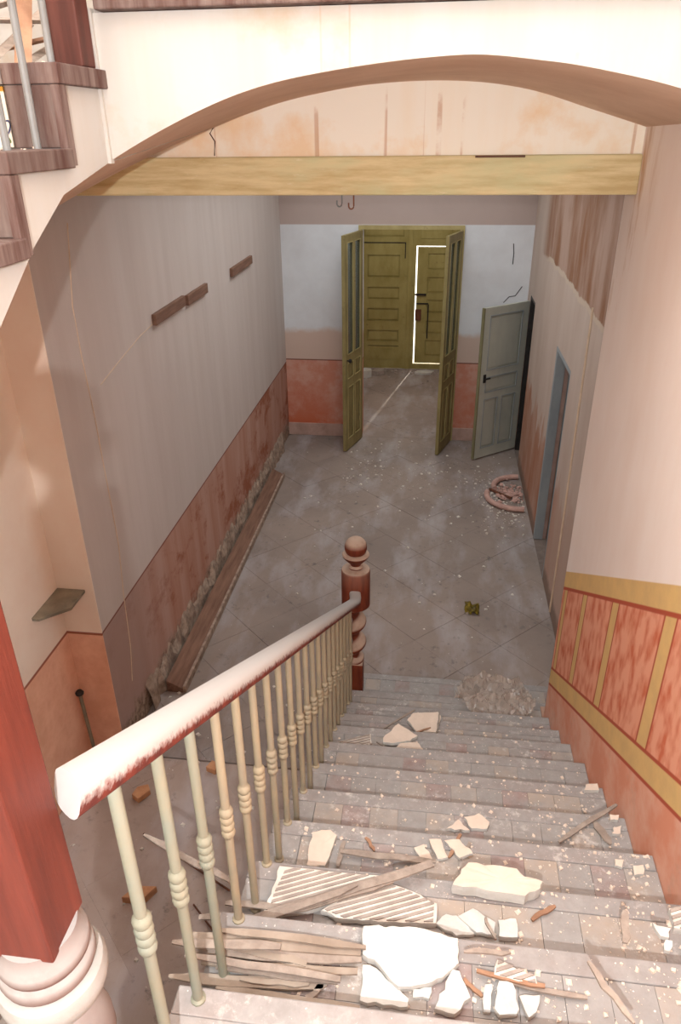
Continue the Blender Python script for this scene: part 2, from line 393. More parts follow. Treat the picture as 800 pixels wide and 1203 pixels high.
SLABS = [
 (8,0.030,0.020,0,[(-0.049,3.105),(-0.018,3.169),(0.125,3.199),(0.140,3.167),(0.117,3.025),(0.001,3.025)]),
 (7,0.030,0.020,0,[(-0.162,2.789),(-0.089,2.901),(0.015,2.821),(-0.022,2.781),(-0.099,2.755),(-0.159,2.754)]),
 (7,0.020,0.020,0,[(-0.109,2.711),(-0.077,2.761),(0.013,2.783),(0.044,2.740),(0.042,2.667),(-0.000,2.662),(-0.060,2.683)]),
 (7,0.040,0.030,1,[(-0.402,2.716),(-0.224,2.801),(-0.214,2.737),(-0.278,2.650),(-0.343,2.620),(-0.393,2.648)]),
 (3,0.020,0.020,0,[(-0.326,1.651),(-0.267,1.668),(-0.242,1.647),(-0.265,1.529),(-0.325,1.525)]),
 (2,0.030,0.020,1,[(-0.377,1.387),(-0.082,1.389),(-0.092,1.339),(-0.247,1.269),(-0.398,1.221),(-0.382,1.294)]),
 (2,0.030,0.020,1,[(-0.095,1.376),(0.003,1.356),(0.085,1.324),(0.083,1.264),(-0.057,1.250),(-0.177,1.243),(-0.236,1.260)]),
 (2,0.060,0.035,0,[(0.126,1.375),(0.171,1.449),(0.311,1.448),(0.330,1.421),(0.381,1.413),(0.371,1.388),(0.326,1.357),(0.123,1.367)]),
 (3,0.015,0.012,0,[(0.063,1.674),(0.102,1.678),(0.125,1.610),(0.092,1.600)]),
 (3,0.030,0.012,0,[(0.113,1.674),(0.163,1.683),(0.206,1.633),(0.162,1.609)]),
 (4,0.015,0.015,0,[(0.195,1.920),(0.249,1.942),(0.287,1.908),(0.277,1.877),(0.221,1.871)]),
 (4,0.015,0.015,0,[(0.129,1.860),(0.173,1.906),(0.215,1.863)]),
 (3,0.012,0.010,0,[(0.014,1.637),(0.047,1.654),(0.076,1.600),(0.037,1.596)]),
 (2,0.015,0.012,0,[(0.081,1.269),(0.109,1.301),(0.137,1.300),(0.186,1.252),(0.136,1.242)]),
 (2,0.030,0.015,0,[(0.141,1.295),(0.183,1.325),(0.243,1.288),(0.237,1.253),(0.190,1.253)]),
 (2,0.020,0.018,0,[(0.249,1.297),(0.298,1.306),(0.298,1.253),(0.249,1.249)]),
 (1,0.030,0.020,0,[(-0.105,1.123),(0.007,1.137),(0.129,1.123),(0.130,1.061),(0.091,1.021),(0.052,1.001),(-0.010,0.986),(-0.060,1.034),(-0.100,1.052)]),
 (1,0.015,0.014,0,[(-0.097,1.035),(-0.081,1.037),(-0.051,1.021),(-0.022,0.997),(0.015,0.971),(0.014,0.953),(-0.042,0.950),(-0.096,0.954)]),
 (1,0.012,0.010,0,[(0.024,0.995),(0.066,1.004),(0.061,0.978),(0.024,0.976)]),
 (1,0.030,0.016,0,[(0.114,1.047),(0.130,1.045),(0.154,0.987),(0.117,0.946),(0.072,0.952)]),
 (1,0.020,0.018,0,[(0.188,1.021),(0.204,1.025),(0.197,0.965),(0.182,0.965)]),
 (1,0.020,0.016,0,[(0.220,1.033),(0.251,1.031),(0.261,0.976),(0.255,0.965),(0.217,0.957),(0.206,0.970)]),
 (1,0.015,0.016,0,[(0.264,1.007),(0.311,1.014),(0.299,0.976),(0.281,0.962)]),
 (1,0.020,0.016,1,[(0.219,1.082),(0.305,1.054),(0.307,1.035),(0.247,1.040),(0.209,1.045)]),
 (5,0.020,0.018,0,[(0.715,2.282),(0.765,2.293),(0.765,2.257),(0.703,2.250)]),
 (4,0.015,0.015,0,[(0.731,1.994),(0.764,1.995),(0.756,1.971),(0.728,1.968)]),
 (4,0.015,0.015,0,[(0.731,1.934),(0.764,1.949),(0.753,1.911),(0.723,1.908)]),
 (1,0.015,0.012,0,[(0.607,1.224),(0.648,1.212),(0.638,1.189),(0.618,1.189)]),
 (1,0.012,0.012,0,[(0.630,1.185),(0.645,1.183),(0.632,1.156),(0.619,1.157)]),
 (1,0.030,0.020,1,[(0.654,1.260),(0.685,1.269),(0.679,1.206),(0.652,1.207)]),
 (3,0.010,0.012,0,[(0.711,1.651),(0.744,1.658),(0.738,1.624),(0.708,1.618)]),
 (3,0.010,0.012,0,[(0.659,1.670),(0.688,1.671),(0.677,1.641),(0.654,1.645)]),
]
LATHS = [
 (-0.439,1.184,1.750, 0.068,1.430,1.750, 0.030),
 (-0.222,1.583,1.560, 0.086,1.578,1.560, 0.022),
 (-0.217,1.634,1.545, -0.227,1.537,1.545, 0.016),
 (-0.495,1.019,1.890, -0.100,1.044,1.890, 0.028),
 (-0.540,1.051,1.895, -0.103,1.061,1.895, 0.028),
 (-0.478,0.993,1.890, -0.107,1.015,1.890, 0.020),
 (-0.469,1.066,1.905, -0.092,1.068,1.905, 0.020),
 (-0.546,0.955,1.882, -0.182,0.976,1.882, 0.026),
 (-0.553,1.014,1.920, -0.292,1.035,1.920, 0.022),
 (-0.515,0.991,1.915, -0.142,0.981,1.915, 0.018),
 (-0.563,1.204,1.730, -0.340,1.228,1.730, 0.020),
 (-0.502,1.254,1.730, -0.346,1.257,1.730, 0.020),
 (-0.814,1.447,1.720, -0.491,1.320,1.720, 0.022),
 (-0.401,1.191,1.760, -0.140,1.328,1.760, 0.022),
 (-0.339,1.226,1.745, -0.041,1.361,1.745, 0.018),
 (0.526,1.848,1.380, 0.763,2.041,1.380, 0.018),
 (0.670,1.957,1.370, 0.713,1.868,1.370, 0.030),
 (0.390,1.001,2.052, 0.460,0.885,2.052, 0.014),
 (0.548,1.251,1.882, 0.532,1.165,1.882, 0.020),
 (-0.146,1.660,1.540, -0.113,1.611,1.540, 0.012),
 (0.168,1.708,1.542, 0.130,1.613,1.542, 0.012),
 (0.198,1.679,1.542, 0.166,1.611,1.542, 0.012),
 (0.341,1.317,1.710, 0.411,1.366,1.710, 0.014),
 (0.141,1.035,1.880, 0.180,0.998,1.880, 0.010),
 (0.248,1.035,1.882, 0.418,1.025,1.882, 0.012),
 (0.138,1.068,1.930, 0.247,1.077,1.930, 0.012),
 (0.210,1.278,1.750, 0.236,1.222,1.750, 0.008),
 (-0.219,0.938,1.882, -0.173,0.996,1.882, 0.014),
 (0.170,1.052,1.890, 0.324,1.032,1.890, 0.012),
 (-0.241,2.708,0.870, -0.163,2.643,0.870, 0.020),
 (-0.217,2.722,0.870, 0.060,2.603,0.870, 0.016),
 (-0.193,2.750,0.880, 0.141,2.566,0.880, 0.012),
 (-0.262,2.937,0.710, -0.009,3.191,0.710, 0.010),
 (-0.007,2.996,0.725, 0.084,3.045,0.725, 0.010),
 (0.117,3.032,0.710, 0.135,3.194,0.710, 0.008),
]
# ---------------- setting: walls, floors, ceilings ----------------
XL, XR, XW = -1.88, 1.08, 0.79           # hall left, hall right, stair wall
YS = [.858, 1.137, 1.417, 1.709, 1.998, 2.292, 2.590, 2.879, 3.153, 3.433, 3.737, 4.118]
ZS = [(12-k)*.17 for k in range(12)]
def struct(o, label, cat=None): return tag(o, label, cat, kind='structure')
struct(bx('wall_left', [(-2.15, XL, 3.33, 9.1, 0, 3.75)], M['left']), 'long taupe plaster wall with a worn rusty dado, left of the hall')
wl = bpy.data.objects['wall_left']
struct(bx('wall_stairwell_left', [(-2.35, -2.1, -1.5, 3.33, 0, 6.4)], M['well']), 'peach plaster wall of the stairwell below the upper flight, left edge')
struct(bx('wall_stairwell_return', [(-2.35, XL, 3.322, 3.33, 0, 3.3)], M['well']), 'narrow bright peach return face at the near end of the left hall wall')
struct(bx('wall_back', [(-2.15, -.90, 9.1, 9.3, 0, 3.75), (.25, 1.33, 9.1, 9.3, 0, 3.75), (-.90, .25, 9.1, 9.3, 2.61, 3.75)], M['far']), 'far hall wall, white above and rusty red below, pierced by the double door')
struct(bx('wall_right', [(XR, 1.33, 3.58, 5.8, 0, 3.75), (XR, 1.33, 6.6, 8.36, 0, 3.75), (XR, 1.33, 8.9, 9.1, 0, 3.75), (XR, 1.33, 5.8, 6.6, 1.93, 3.75), (XR, 1.33, 8.36, 8.9, 1.93, 3.75)], M['righthall']), 'stained hall wall on the right with two door openings')
struct(bx('wall_stairwell_right', [(XW, 1.33, -1.5, 3.58, 0, 6.4)], M['stairwall']), 'stair wall painted with ochre bands and sponged rusty fields')
struct(bx('wall_upper_storey', [(-2.1, XW, 3.42, 3.6, 3.76, 6.4)], M['white']), 'white upper storey wall behind the landing')
struct(bx('wall_side_room', [(2.4, 2.5, 4.5, 9.3, 0, 2.6), (1.33, 2.4, 4.5, 4.6, 0, 2.6), (1.33, 2.4, 9.2, 9.3, 0, 2.6), (1.33, 2.4, 7.3, 7.4, 0, 2.6), (1.33, 2.5, 4.5, 9.3, 2.6, 2.7)], M['righthall']), 'walls of the dark side rooms behind the right hall doors')
struct(bx('wall_vestibule', [(-1.9, -1.7, 9.3, 12.2, 0, 3.4), (1.0, 1.2, 9.3, 12.2, 0, 3.4), (-1.9, -1.38, 12.2, 12.45, 0, 3.4), (.58, 1.2, 12.2, 12.45, 0, 3.4), (-1.38, .58, 12.2, 12.45, 2.95, 3.4)], M['far']), 'vestibule walls beyond the open double door')
struct(bx('ceiling_vestibule', (-1.9, 1.2, 9.3, 12.45, 3.4, 3.5), M['white']), 'vestibule ceiling')
struct(bx('ceiling', [(-2.15, 1.33, 3.6, 4.6, 3.75, 3.9), (-2.15, 1.33, 8.6, 9.3, 3.75, 3.9), (-2.15, -1.4, 4.6, 8.6, 3.75, 3.9), (.6, 1.33, 4.6, 8.6, 3.75, 3.9)], M['white']), 'hall ceiling around the added light box')
struct(bx('added_light_box_1', [(-1.45, -1.4, 4.6, 8.6, 3.9, 4.8), (.6, .65, 4.6, 8.6, 3.9, 4.8), (-1.45, .65, 4.55, 4.6, 3.9, 4.8), (-1.45, .65, 8.6, 8.65, 3.9, 4.8), (-1.45, .65, 4.55, 8.65, 4.8, 4.85)], M['white']), 'closed box added above the hall around the fill light')  # unseen closed box, added to hold the hall fill light
struct(bx('trim_1', (XL, XR, 9.07, 9.1, 0, .17), M['skirt']), 'pinkish skirting at the foot of the far wall')
bpy.data.objects.remove(bpy.data.objects['trim_1'])
struct(bx('baseboard_back', [(XL, -.94, 9.075, 9.1, 0, .17), (.29, XR, 9.075, 9.1, 0, .17)], M['skirt'], bev=.006), 'pinkish skirting at the foot of the far wall')

# floor: dirt bed with diagonal tiles laid over it, each a part
fl = struct(bx('floor', [(-2.35, 1.33, -1.5, 9.3, -.12, -.012), (1.33, 2.5, 4.5, 9.3, -.12, -.012), (-1.9, 1.2, 9.3, 12.45, -.12, -.012)], M['screed']), 'dusty hall floor of large diagonal tiles strewn with crumbs')
s = .48; h = s*math.sqrt(.5); shared = None
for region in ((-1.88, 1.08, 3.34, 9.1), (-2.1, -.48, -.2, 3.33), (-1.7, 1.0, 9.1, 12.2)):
    for i in range(-30, 40):
        for j in range(-30, 40):
            cx, cy = -1.06+(i+j)*h, 6.80+(i-j)*h
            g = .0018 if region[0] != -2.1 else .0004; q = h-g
            poly = [(cx-q, cy), (cx, cy-q), (cx+q, cy), (cx, cy+q)]
            if cx+h < region[0] or cx-h > region[1] or cy+h < region[2] or cy-h > region[3]: continue
            pc = clip_rect(poly, region[0]+.002, region[1]-.002, region[2]+.002, region[3]-.002)
            if len(pc) < 3 or area(pc) < .002: continue
            if min(p[1] for p in pc) > 3.4 and False: continue
            if region[2] > 3 and region[3] < 9.5 and max(p[1] for p in pc) < 3.9 and min(p[0] for p in pc) > -.4: continue
            full = len(pc) == 4 and abs(area(pc)-2*q*q) < 1e-5
            dz = random.uniform(-.0018, .0008)
            if full and shared and region[0] != -2.1:
                o = bpy.data.objects.new('tile', shared); COL.objects.link(o); o.parent = fl; o.location = (cx, cy, dz)
            else:
                bm = bmesh.new(); lp = [(p[0]-cx, p[1]-cy) for p in pc]
                prism(bm, lp, 2, -.012, 0)
                o = link('tile', bm, M['floor_well_lit' if region[0] == -2.1 else 'floor'], fl); o.location = (cx, cy, dz)
                if full and region[0] != -2.1: shared = o.data

# ---------------- landing vault and lunette ----------------
def interp(tab, x):
    if x <= tab[0][0]: return tab[0][1]
    for i in range(len(tab)-1):
        if x <= tab[i+1][0]:
            x0, y0 = tab[i]; x1, y1 = tab[i+1]
            m0 = (y1-tab[i-1][1])/(x1-tab[i-1][0]) if i else (y1-y0)/(x1-x0)
            m1 = (tab[i+2][1]-y0)/(tab[i+2][0]-x0) if i+2 < len(tab) else (y1-y0)/(x1-x0)
            t = (x-x0)/(x1-x0); d = x1-x0
            return (2*t**3-3*t*t+1)*y0+(t**3-2*t*t+t)*d*m0+(-2*t**3+3*t*t)*y1+(t**3-t*t)*d*m1
    return tab[-1][1]
FR = [(-2.1, 2.85), (-1.5, 3.26), (-.95, 3.565), (-.63, 3.705), (-.39, 3.765), (.03, 3.806), (.265, 3.787), (.415, 3.762), (.59, 3.722), (.79, 3.655)]
RE = [(-2.1, 3.16), (-1.6, 3.42), (-1.167, 3.583), (-.972, 3.652), (-.784, 3.712), (-.603, 3.756), (-.288, 3.800), (.05, 3.805), (.318, 3.772), (.59, 3.694), (.79, 3.635)]
def vault(x0, x1, y0, y1, n, bm, zt=3.92):
    A = []
    for i in range(n+1):
        x = x0+(x1-x0)*i/n
        row = []
        for j in range(5):
            t = j/4; y = y0+(y1-y0)*t
            tt = (y-2.23)/(3.42-2.23)
            row.append(bm.verts.new((x, y, interp(FR, x)*(1-tt)+interp(RE, x)*tt)))
        A.append((row, bm.verts.new((x, y0, zt)), bm.verts.new((x, y1, zt))))
    for (a, a0, a1), (b, b0, b1) in zip(A, A[1:]):
        for j in range(4): bm.faces.new((a[j], a[j+1], b[j+1], b[j]))
        bm.faces.new((a[0], b[0], b0, a0)); bm.faces.new((a[4], a1, b1, b[4])); bm.faces.new((a0, b0, b1, a1))
    for (a, a0, a1) in (A[0], A[-1]): bm.faces.new(a + [a1, a0])
bm = bmesh.new(); vault(-.95, XW, 2.23, 3.42, 60, bm)
arch = empty('landing_arch', (0, 0, 0))
struct(arch, 'wide white arch carrying the upper landing across the top of the photo')
v = link('vault', bm, [M['white'], M['soffit']], arch)
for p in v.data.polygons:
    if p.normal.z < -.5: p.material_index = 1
smooth(v.data, 30)
bm = bmesh.new(); vault(-2.098, -.96, 2.24, 3.42, 30, bm, 3.775)
v = link('vault', bm, [M['white'], M['soffit']], arch); smooth(v.data, 30)
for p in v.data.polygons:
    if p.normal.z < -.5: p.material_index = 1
bm = bmesh.new(); n = 50
pts = [(-1.32+(XW+1.32)*i/n, interp(RE, -1.32+(XW+1.32)*i/n)+.02) for i in range(n+1)]
prism(bm, pts + [(XW, 3.54), (-1.32, 3.54)], 1, 3.395, 3.45)
lu = link('lunette', bm, M['tymp'], arch)
def strip(name, pts, r, mat, parent, flat=.4):
    bm = bmesh.new(); tube(bm, pts, r, 5); return link(name, bm, mat, parent)
strip('crack', [(-.968, 3.394, 3.652), (-.985, 3.394, 3.63), (-.966, 3.394, 3.60), (-.973, 3.394, 3.545)], .003, M['crackdark'], arch)
bx('edge_board', (-.92, XW, 2.19, 2.26, 3.922, 3.975), M['uppertrim2'], arch, bev=.004)
bx('landing_slab', (-.948, XW-.002, 2.262, 3.42, 3.922, 3.955), M['tile_grey'], arch)
bx('arch_corner_bead', (-.955, -.94, 2.218, 2.24, 3.56, 3.93), M['white'], arch)

bm = bmesh.new(); box(bm, -1.88, XW, 3.365, 3.56, 3.39, 3.54)
bmo = link('timber_beam', bm, M['beam'], None, bev=.006)
tag(bmo, 'long flat beam painted ochre, spanning the hall entrance under the arch', 'beam')
bx('splinter_gap', (.13, .33, 3.362, 3.37, 3.531, 3.539), M['crackdark'], bmo)
for lab, x0, mt, L in (('small white hook hanging under the ochre beam', -.423, M['steel'], .035), ('small rusty hook hanging under the ochre beam', -.372, M['rust'], .045)):
    bm = bmesh.new()
    pts = [(x0, 3.385, 3.392), (x0, 3.385, 3.392-L)]
    for i in range(1, 8):
        a = math.pi*i/7; pts.append((x0-.011+.011*math.cos(a), 3.385, 3.392-L-.013*math.sin(a)))
    pts.append((x0-.022, 3.385, 3.392-L+.012)); tube(bm, pts, .0035, 6)
    tag(link('hook', bm, mt, sm=True), lab, 'hook')

# ---------------- upper flight, left ----------------
uf = empty('upper_staircase', (-1.5, 1, 3)); uf.location = (0, 0, 0)
tag(uf, 'upper stair flight with dark trim and patterned tile risers, cut off at the top left', 'stairs')
ry = [2.235, 1.958, 1.655, 1.365, 1.075, .785, .495, .205, -.085, -.375]
tz = [3.955, 3.79, 3.605, 3.43, 3.255, 3.08, 2.905, 2.73, 2.555, 2.38, 2.21]
prof = [(2.235, 3.745)]
for i in range(1, 10): prof += [(ry[i], tz[i]-.045), (ry[i], tz[i+1]-.045)]
prof += [(-.375, 2.212), (-.30, 2.212), (.6, 2.64), (1.20, 3.04), (1.51, 3.26), (1.72, 3.40), (1.914, 3.50), (2.235, 3.565)]
bm = bmesh.new(); prism(bm, prof, 0, -2.098, -.95); link('stringer', bm, M['white'], uf)
for i in range(1, 6):
    y1, y0, z = ry[i-1], ry[i], tz[i]
    if i <= 4:
        bx('tread_trim', (-1.07, -.925, y0-.02, y1-.001, z-.045, z), M['uppertrim2'] if i % 2 else M['uppertrim'], uf, bev=.003)
        bx('riser_trim', (-1.07, -.93, y0-.018, y0+.012, tz[i+1]+.001, z-.046), M['uppertrim'], uf, bev=.003)
        bx('edge_strip', (-.949, -.928, y0-.02, y0+.018, tz[i+1]-.04, z-.046), M['uppertrim2'], uf)
    bx('tread', (-2.098, -1.071, y0-.02, 3.41 if i == 1 else y1-.001, z-.044 if i > 1 else z-.012, z), M['tread'], uf)
    if i == 1: bx('tread_lip', (-2.098, -1.071, y0-.02, y0+.1, z-.044, z-.013), M['tread'], uf)
    if i <= 4:
        for q in range(6):
            x0 = -1.073-.16*(q+1)
            bx('riser_tile', (x0+.003, x0+.157, y0-.012, y0+.001, tz[i+1]+.004, z-.048), M['floral'], uf)
ub = empty('upper_balustrade', (0, 0, 0)); tag(ub, 'grey iron balustrade of the upper flight with a square dark post, top left corner', 'balustrade')
bx('newel_post', (-1.03, -.94, 2.125, 2.205, 3.792, 5.0), M['upperpost'], ub, bev=.004)
for y in (2.07, 1.92, 1.775, 1.64, 1.50, 1.36):
    z = tz[1] if y > 1.958 else tz[2] if y > 1.655 else tz[3]
    y_ = y
    bm = bmesh.new(); tube(bm, [(-1.0, y_, z), (-1.0, y_, z+.95)], .0095, 10); o = link('baluster', bm, M['steel'], ub, sm=True)
bm = bmesh.new(); tube(bm, [(-.99, 1.2, 4.17), (-.99, 2.13, 4.74)], .035, 12); link('handrail', bm, M['rail'], ub, sm=True)
ll = [((-1.50, 2.55, 3.80), (-1.50, 3.38, 4.16)), ((-1.42, 2.62, 3.81), (-1.52, 3.15, 3.93)), ((-1.95, 2.85, 4.00), (-1.12, 3.0, 3.985)), ((-1.66, 2.70, 3.80), (-1.62, 2.88, 4.2)), ((-1.28, 2.45, 3.80), (-1.34, 2.70, 4.12)), ((-1.30, 2.42, 3.81), (-1.62, 2.60, 3.83)), ((-1.9, 2.75, 3.93), (-1.2, 2.80, 4.08)), ((-1.8, 2.5, 3.80), (-1.3, 3.3, 4.02))]
LL = ['the longest rising one', 'low and slanting behind the rods', 'lying level across the others', 'upright, left of the second rod', 'upright, between two rods', 'short, flat on the floor', 'tilted, highest in the corner', 'propped on the back wall']
for (a, b), lb in zip(ll, LL):
    bm = bmesh.new(); a = Vector(a); b = Vector(b)
    tube(bm, [a, b], .026, 4, .35); tag(link('lath', bm, M['lath_brown'] if lb[0] in 'up' else M['lath']), 'broken lath on the upper landing, ' + lb, 'lath', 'broken laths on the upper landing')

# ---------------- lower flight ----------------
SLAB0 = 0
st = empty('staircase', (0, 0, 0)); tag(st, 'straight descending stair with wooden nosings and dusty red and cream tiles', 'stairs')
body = [(4.098, -.011), (4.098, ZS[11]-.05)]
for k in range(11, 0, -1): body += [(YS[k-1]-.02, ZS[k]-.05), (YS[k-1]-.02, ZS[k-1]-.05)]
body += [(.53, ZS[0]-.05), (.53, ZS[0]-.40), (2.9, -.011)]
bm = bmesh.new(); prism(bm, body, 0, -.455, XW-.002); link('flight_body', bm, M['riser'], st)
random.seed(11)
tm = {}
for k in range(12):
    y0, z = YS[k], ZS[k]; y1 = (YS[k-1] if k else .60); xr = XW-.002 if k < 11 else XR-.004; xl = -.47 if k < 11 else -.54
    yb = y1-.018 if k else .52
    sp = bx('step', (xl, xr, yb, y0-.058, z-.05, z-.010), M['tread'], st)
    bx('nosing', (xl, xr, y0-.0575, y0, z-.048, z+.001), M['nosing'], sp, bev=.004)
    if k: bx('end_curb', (xl, -.365, yb, y0-.060, z-.0095, z-.001), M['tread'], sp)
    if k == 0: bx('boarding', (xl, xr, yb, y0-.059, z-.0095, z), M['tread'], sp); continue
    rows = 2
    rows = 3 if k == 11 else 2
    d = (y0-.060-yb)/rows
    nt = int(round((xr+.362)/.1045))
    pat = {0: 'cream'}
    for r_ in range(rows):
        for q in range(nt):
            x0 = -.362+(xr+.362)/nt*q; w = (xr+.362)/nt
            rr = random.random()
            kind = 'tile_red' if (q+r_*3+k) % 7 in (1, 5) and rr < .75 else 'tile_cream' if rr < .45 else 'tile_grey'
            key = (kind, round(w, 3), round(d, 3))
            if key not in tm:
                bm = bmesh.new(); box(bm, .0006, w-.0006, .0006, d-.0006, 0, .0095); o = link('tile', bm, M[kind]); tm[key] = o.data; COL.objects.unlink(o); bpy.data.objects.remove(o)
            o = bpy.data.objects.new('tile', tm[key]); COL.objects.link(o); o.parent = sp; o.location = (x0, yb+d*r_, z-.0097+random.uniform(-.0004, .0003))
bx('riser_board', [(XW, XR-.004, 3.60, 4.098, -.01, ZS[11]-.051), (XW, XR-.004, 3.60, 3.717, ZS[11]-.051, ZS[10]), (-.535, -.456, 3.72, 4.098, -.01, ZS[11]-.051)], M['riser'], st)
ld = struct(bx('wall_behind', (-2.35, 1.33, -1.7, -1.5, 0, 6.4), M['white']), 'white stairwell wall behind the photographer')
struct(bx('floor_landing', [(-2.098, XW-.002, -1.5, .515, 1.90, 2.04)], M['tread']), 'stair landing under the photographer')

# ---------------- balustrade ----------------
bal = empty('balustrade', (0, 0, 0)); tag(bal, 'stair balustrade with a thick dusty white handrail and cream iron rods', 'balustrade')
RS, RZ = -.6, 2.925
def railz(y): return RZ+RS*(y-.585)
def oval(bm, pts, a, b, seg=20):
    pts = [Vector(p) for p in pts]; rings = []
    for i, p in enumerate(pts):
        d = (pts[min(i+1, len(pts)-1)]-pts[max(i-1, 0)]).normalized(); u = d.cross(Vector((0, 0, 1))).normalized(); v = u.cross(d)
        ring = []
        for k in range(seg):
            t = 2*math.pi*k/seg; c, s_ = math.cos(t), math.sin(t)
            px = a*math.copysign(abs(c)**.8, c); pz = b*math.copysign(abs(s_)**.75, s_)
            ring.append(bm.verts.new(p+u*px+v*pz))
        rings.append(ring)
    for A, B in zip(rings, rings[1:]):
        for k in range(seg): bm.faces.new((A[k], A[(k+1) % seg], B[(k+1) % seg], B[k]))
    bm.faces.new(rings[0][::-1]); bm.faces.new(rings[-1])
bm = bmesh.new()
pts = [(-.42, .588+(3.62-.588)*i/24, railz(.588+(3.62-.588)*i/24)) for i in range(25)]
pts += [(-.416, 3.69, railz(3.69)+.002), (-.410, 3.75, railz(3.75)+.012), (-.412, 3.80, railz(3.75)+.006), (-.42, 3.845, railz(3.75)+.005)]
oval(bm, pts, .036, .026)
for v in bm.verts:
    if v.co.y < .66: dy_ = (v.co.x+.42)*.9*min(1, (.66-v.co.y)/.07); v.co.y -= dy_; v.co.z += .6*dy_
link('handrail', bm, M['rail'], bal, sm=True)
for i in range(21):
    y = .69+.1437*i
    k = next((q for q in range(12) if y > YS[q] - 0 and (q == 0 or True) and y < (YS[q-1] if q else 9) and False), None)
    kk = 0
    while kk < 11 and YS[kk] < y: kk += 1
    z0 = ZS[kk]
    zt = railz(y)-.018; r = .0105
    bm = bmesh.new()
    lathe(bm, [(r*1.5, z0+.0005), (r*1.5, z0+.006), (r, z0+.010), (r, zt)], -.42, y, 12)
    b = link('baluster', bm, M['iron_green'] if i < 3 else M['iron'], bal, sm=True)
    zc = railz(y)-.378; pr = []
    for j in range(4):
        q = zc-.042+j*.0225
        pr += [(.0128, q-.0005), (.0155, q+.004), (.0168, q+.011), (.0155, q+.018), (.0128, q+.0215)]
    pr = [(.0108, pr[0][1]-.004)] + pr + [(.0108, pr[-1][1]+.004)]
    bm = bmesh.new(); lathe(bm, pr, -.42, y, 14); link('collar', bm, M['iron_green'] if i < 3 else M['iron'], b, sm=True)

# near newel (square block over turned rings)
nw = empty('newel_post', (-.478, .543, 2.042)); tag(nw, 'big reddish square newel post with white dusted turned rings, at the left edge', 'post')
hw = .0425
UP = .168
bx('foot_block', (-.05, .05, -.05, .05, 0, .12+UP), M['bignewel'], nw, bev=.004)
bm = bmesh.new()
lathe(bm, [(p, q+UP) for p, q in [(.046, .12), (.046, .128), (.036, .14), (.034, .155), (.042, .18), (.055, .215), (.062, .25), (.061, .285), (.052, .325), (.040, .355), (.035, .372)]], 0, 0, 36)
link('turned_shaft', bm, M['ring_paint'], nw, sm=True)
bm = bmesh.new()
lathe(bm, [(p, q+UP) for p, q in [(.035, .3725), (.060, .378), (.069, .388), (.073, .402), (.073, .414), (.069, .426), (.060, .432)]], 0, 0, 40); link('torus_ring', bm, M['ring_white'], nw, sm=True)
bm = bmesh.new()
lathe(bm, [(p, q+UP) for p, q in [(.055, .4325), (.061, .437), (.0635, .447), (.061, .457), (.056, .462), (.0585, .466), (.0605, .474), (.0585, .484), (.054, .490), (.050, .512)]], 0, 0, 40)
link('upper_rings', bm, M['ring_paint'], nw, sm=True)
bm = bmesh.new(); box(bm, -hw, hw, -hw, hw, .505+UP, 1.08+UP); link('square_block', bm, M['bignewel'], nw, bev=.003)
bm = bmesh.new(); lathe(bm, [(p, q+UP) for p, q in [(.03, 1.08), (.035, 1.09), (.025, 1.10), (.03, 1.12), (.055, 1.15), (.057, 1.16), (.05, 1.165)] + [(.05*math.cos(a), 1.20+.05*math.sin(a)) for a in (-.6, -.3, 0, .3, .6, .9, 1.2, 1.5)]], 0, 0, 24)
link('finial', bm, M['newel'], nw, sm=True)

# far newel: barley twist, drum and ball
nf = empty('newel_post', (-.424, 3.93, .171)); tag(nf, 'dark wooden twisted newel with a dusty ball finial at the foot of the stair', 'post')
bx('foot_block', (-.05, .05, -.05, .05, 0, .26), M['newel'], nf, bev=.004)
bm = bmesh.new(); rings = []; seg = 20; N = 60
for i in range(N+1):
    z = .26+(.72-.26)*i/N; a = 2*math.pi*(z-.26)/.165; e = .024*min(1, i/5, (N-i)/5)
    rings.append([bm.verts.new((e*math.cos(a)+.046*math.cos(2*math.pi*j/seg), e*math.sin(a)+.046*math.sin(2*math.pi*j/seg), z)) for j in range(seg)])
for A, B in zip(rings, rings[1:]):
    for j in range(seg): bm.faces.new((A[j], A[(j+1) % seg], B[(j+1) % seg], B[j]))
bm.faces.new(rings[0][::-1]); bm.faces.new(rings[-1]); link('twisted_shaft', bm, M['newel'], nf, sm=True)
bm = bmesh.new(); lathe(bm, [(.085, .72), (.092, .727), (.092, .985), (.088, .995), (.06, 1.003)], 0, 0, 40); link('drum', bm, M['newel'], nf, sm=True)
bm = bmesh.new(); lathe(bm, [(.038, 1.003), (.044, 1.007), (.046, 1.014), (.041, 1.022), (.032, 1.026), (.036, 1.040), (.055, 1.058), (.074, 1.080), (.083, 1.092), (.086, 1.102), (.081, 1.111), (.066, 1.114)], 0, 0, 40)
fin = link('finial_cup', bm, M['newel'], nf, sm=True)
bm = bmesh.new(); lathe(bm, [(.0705*math.cos(a), 1.155+.0705*math.sin(a)) for a in [(-.62+j*(.62+1.54)/16) for j in range(17)]], 0, 0, 40)
link('ball', bm, M['newel'], fin, sm=True)

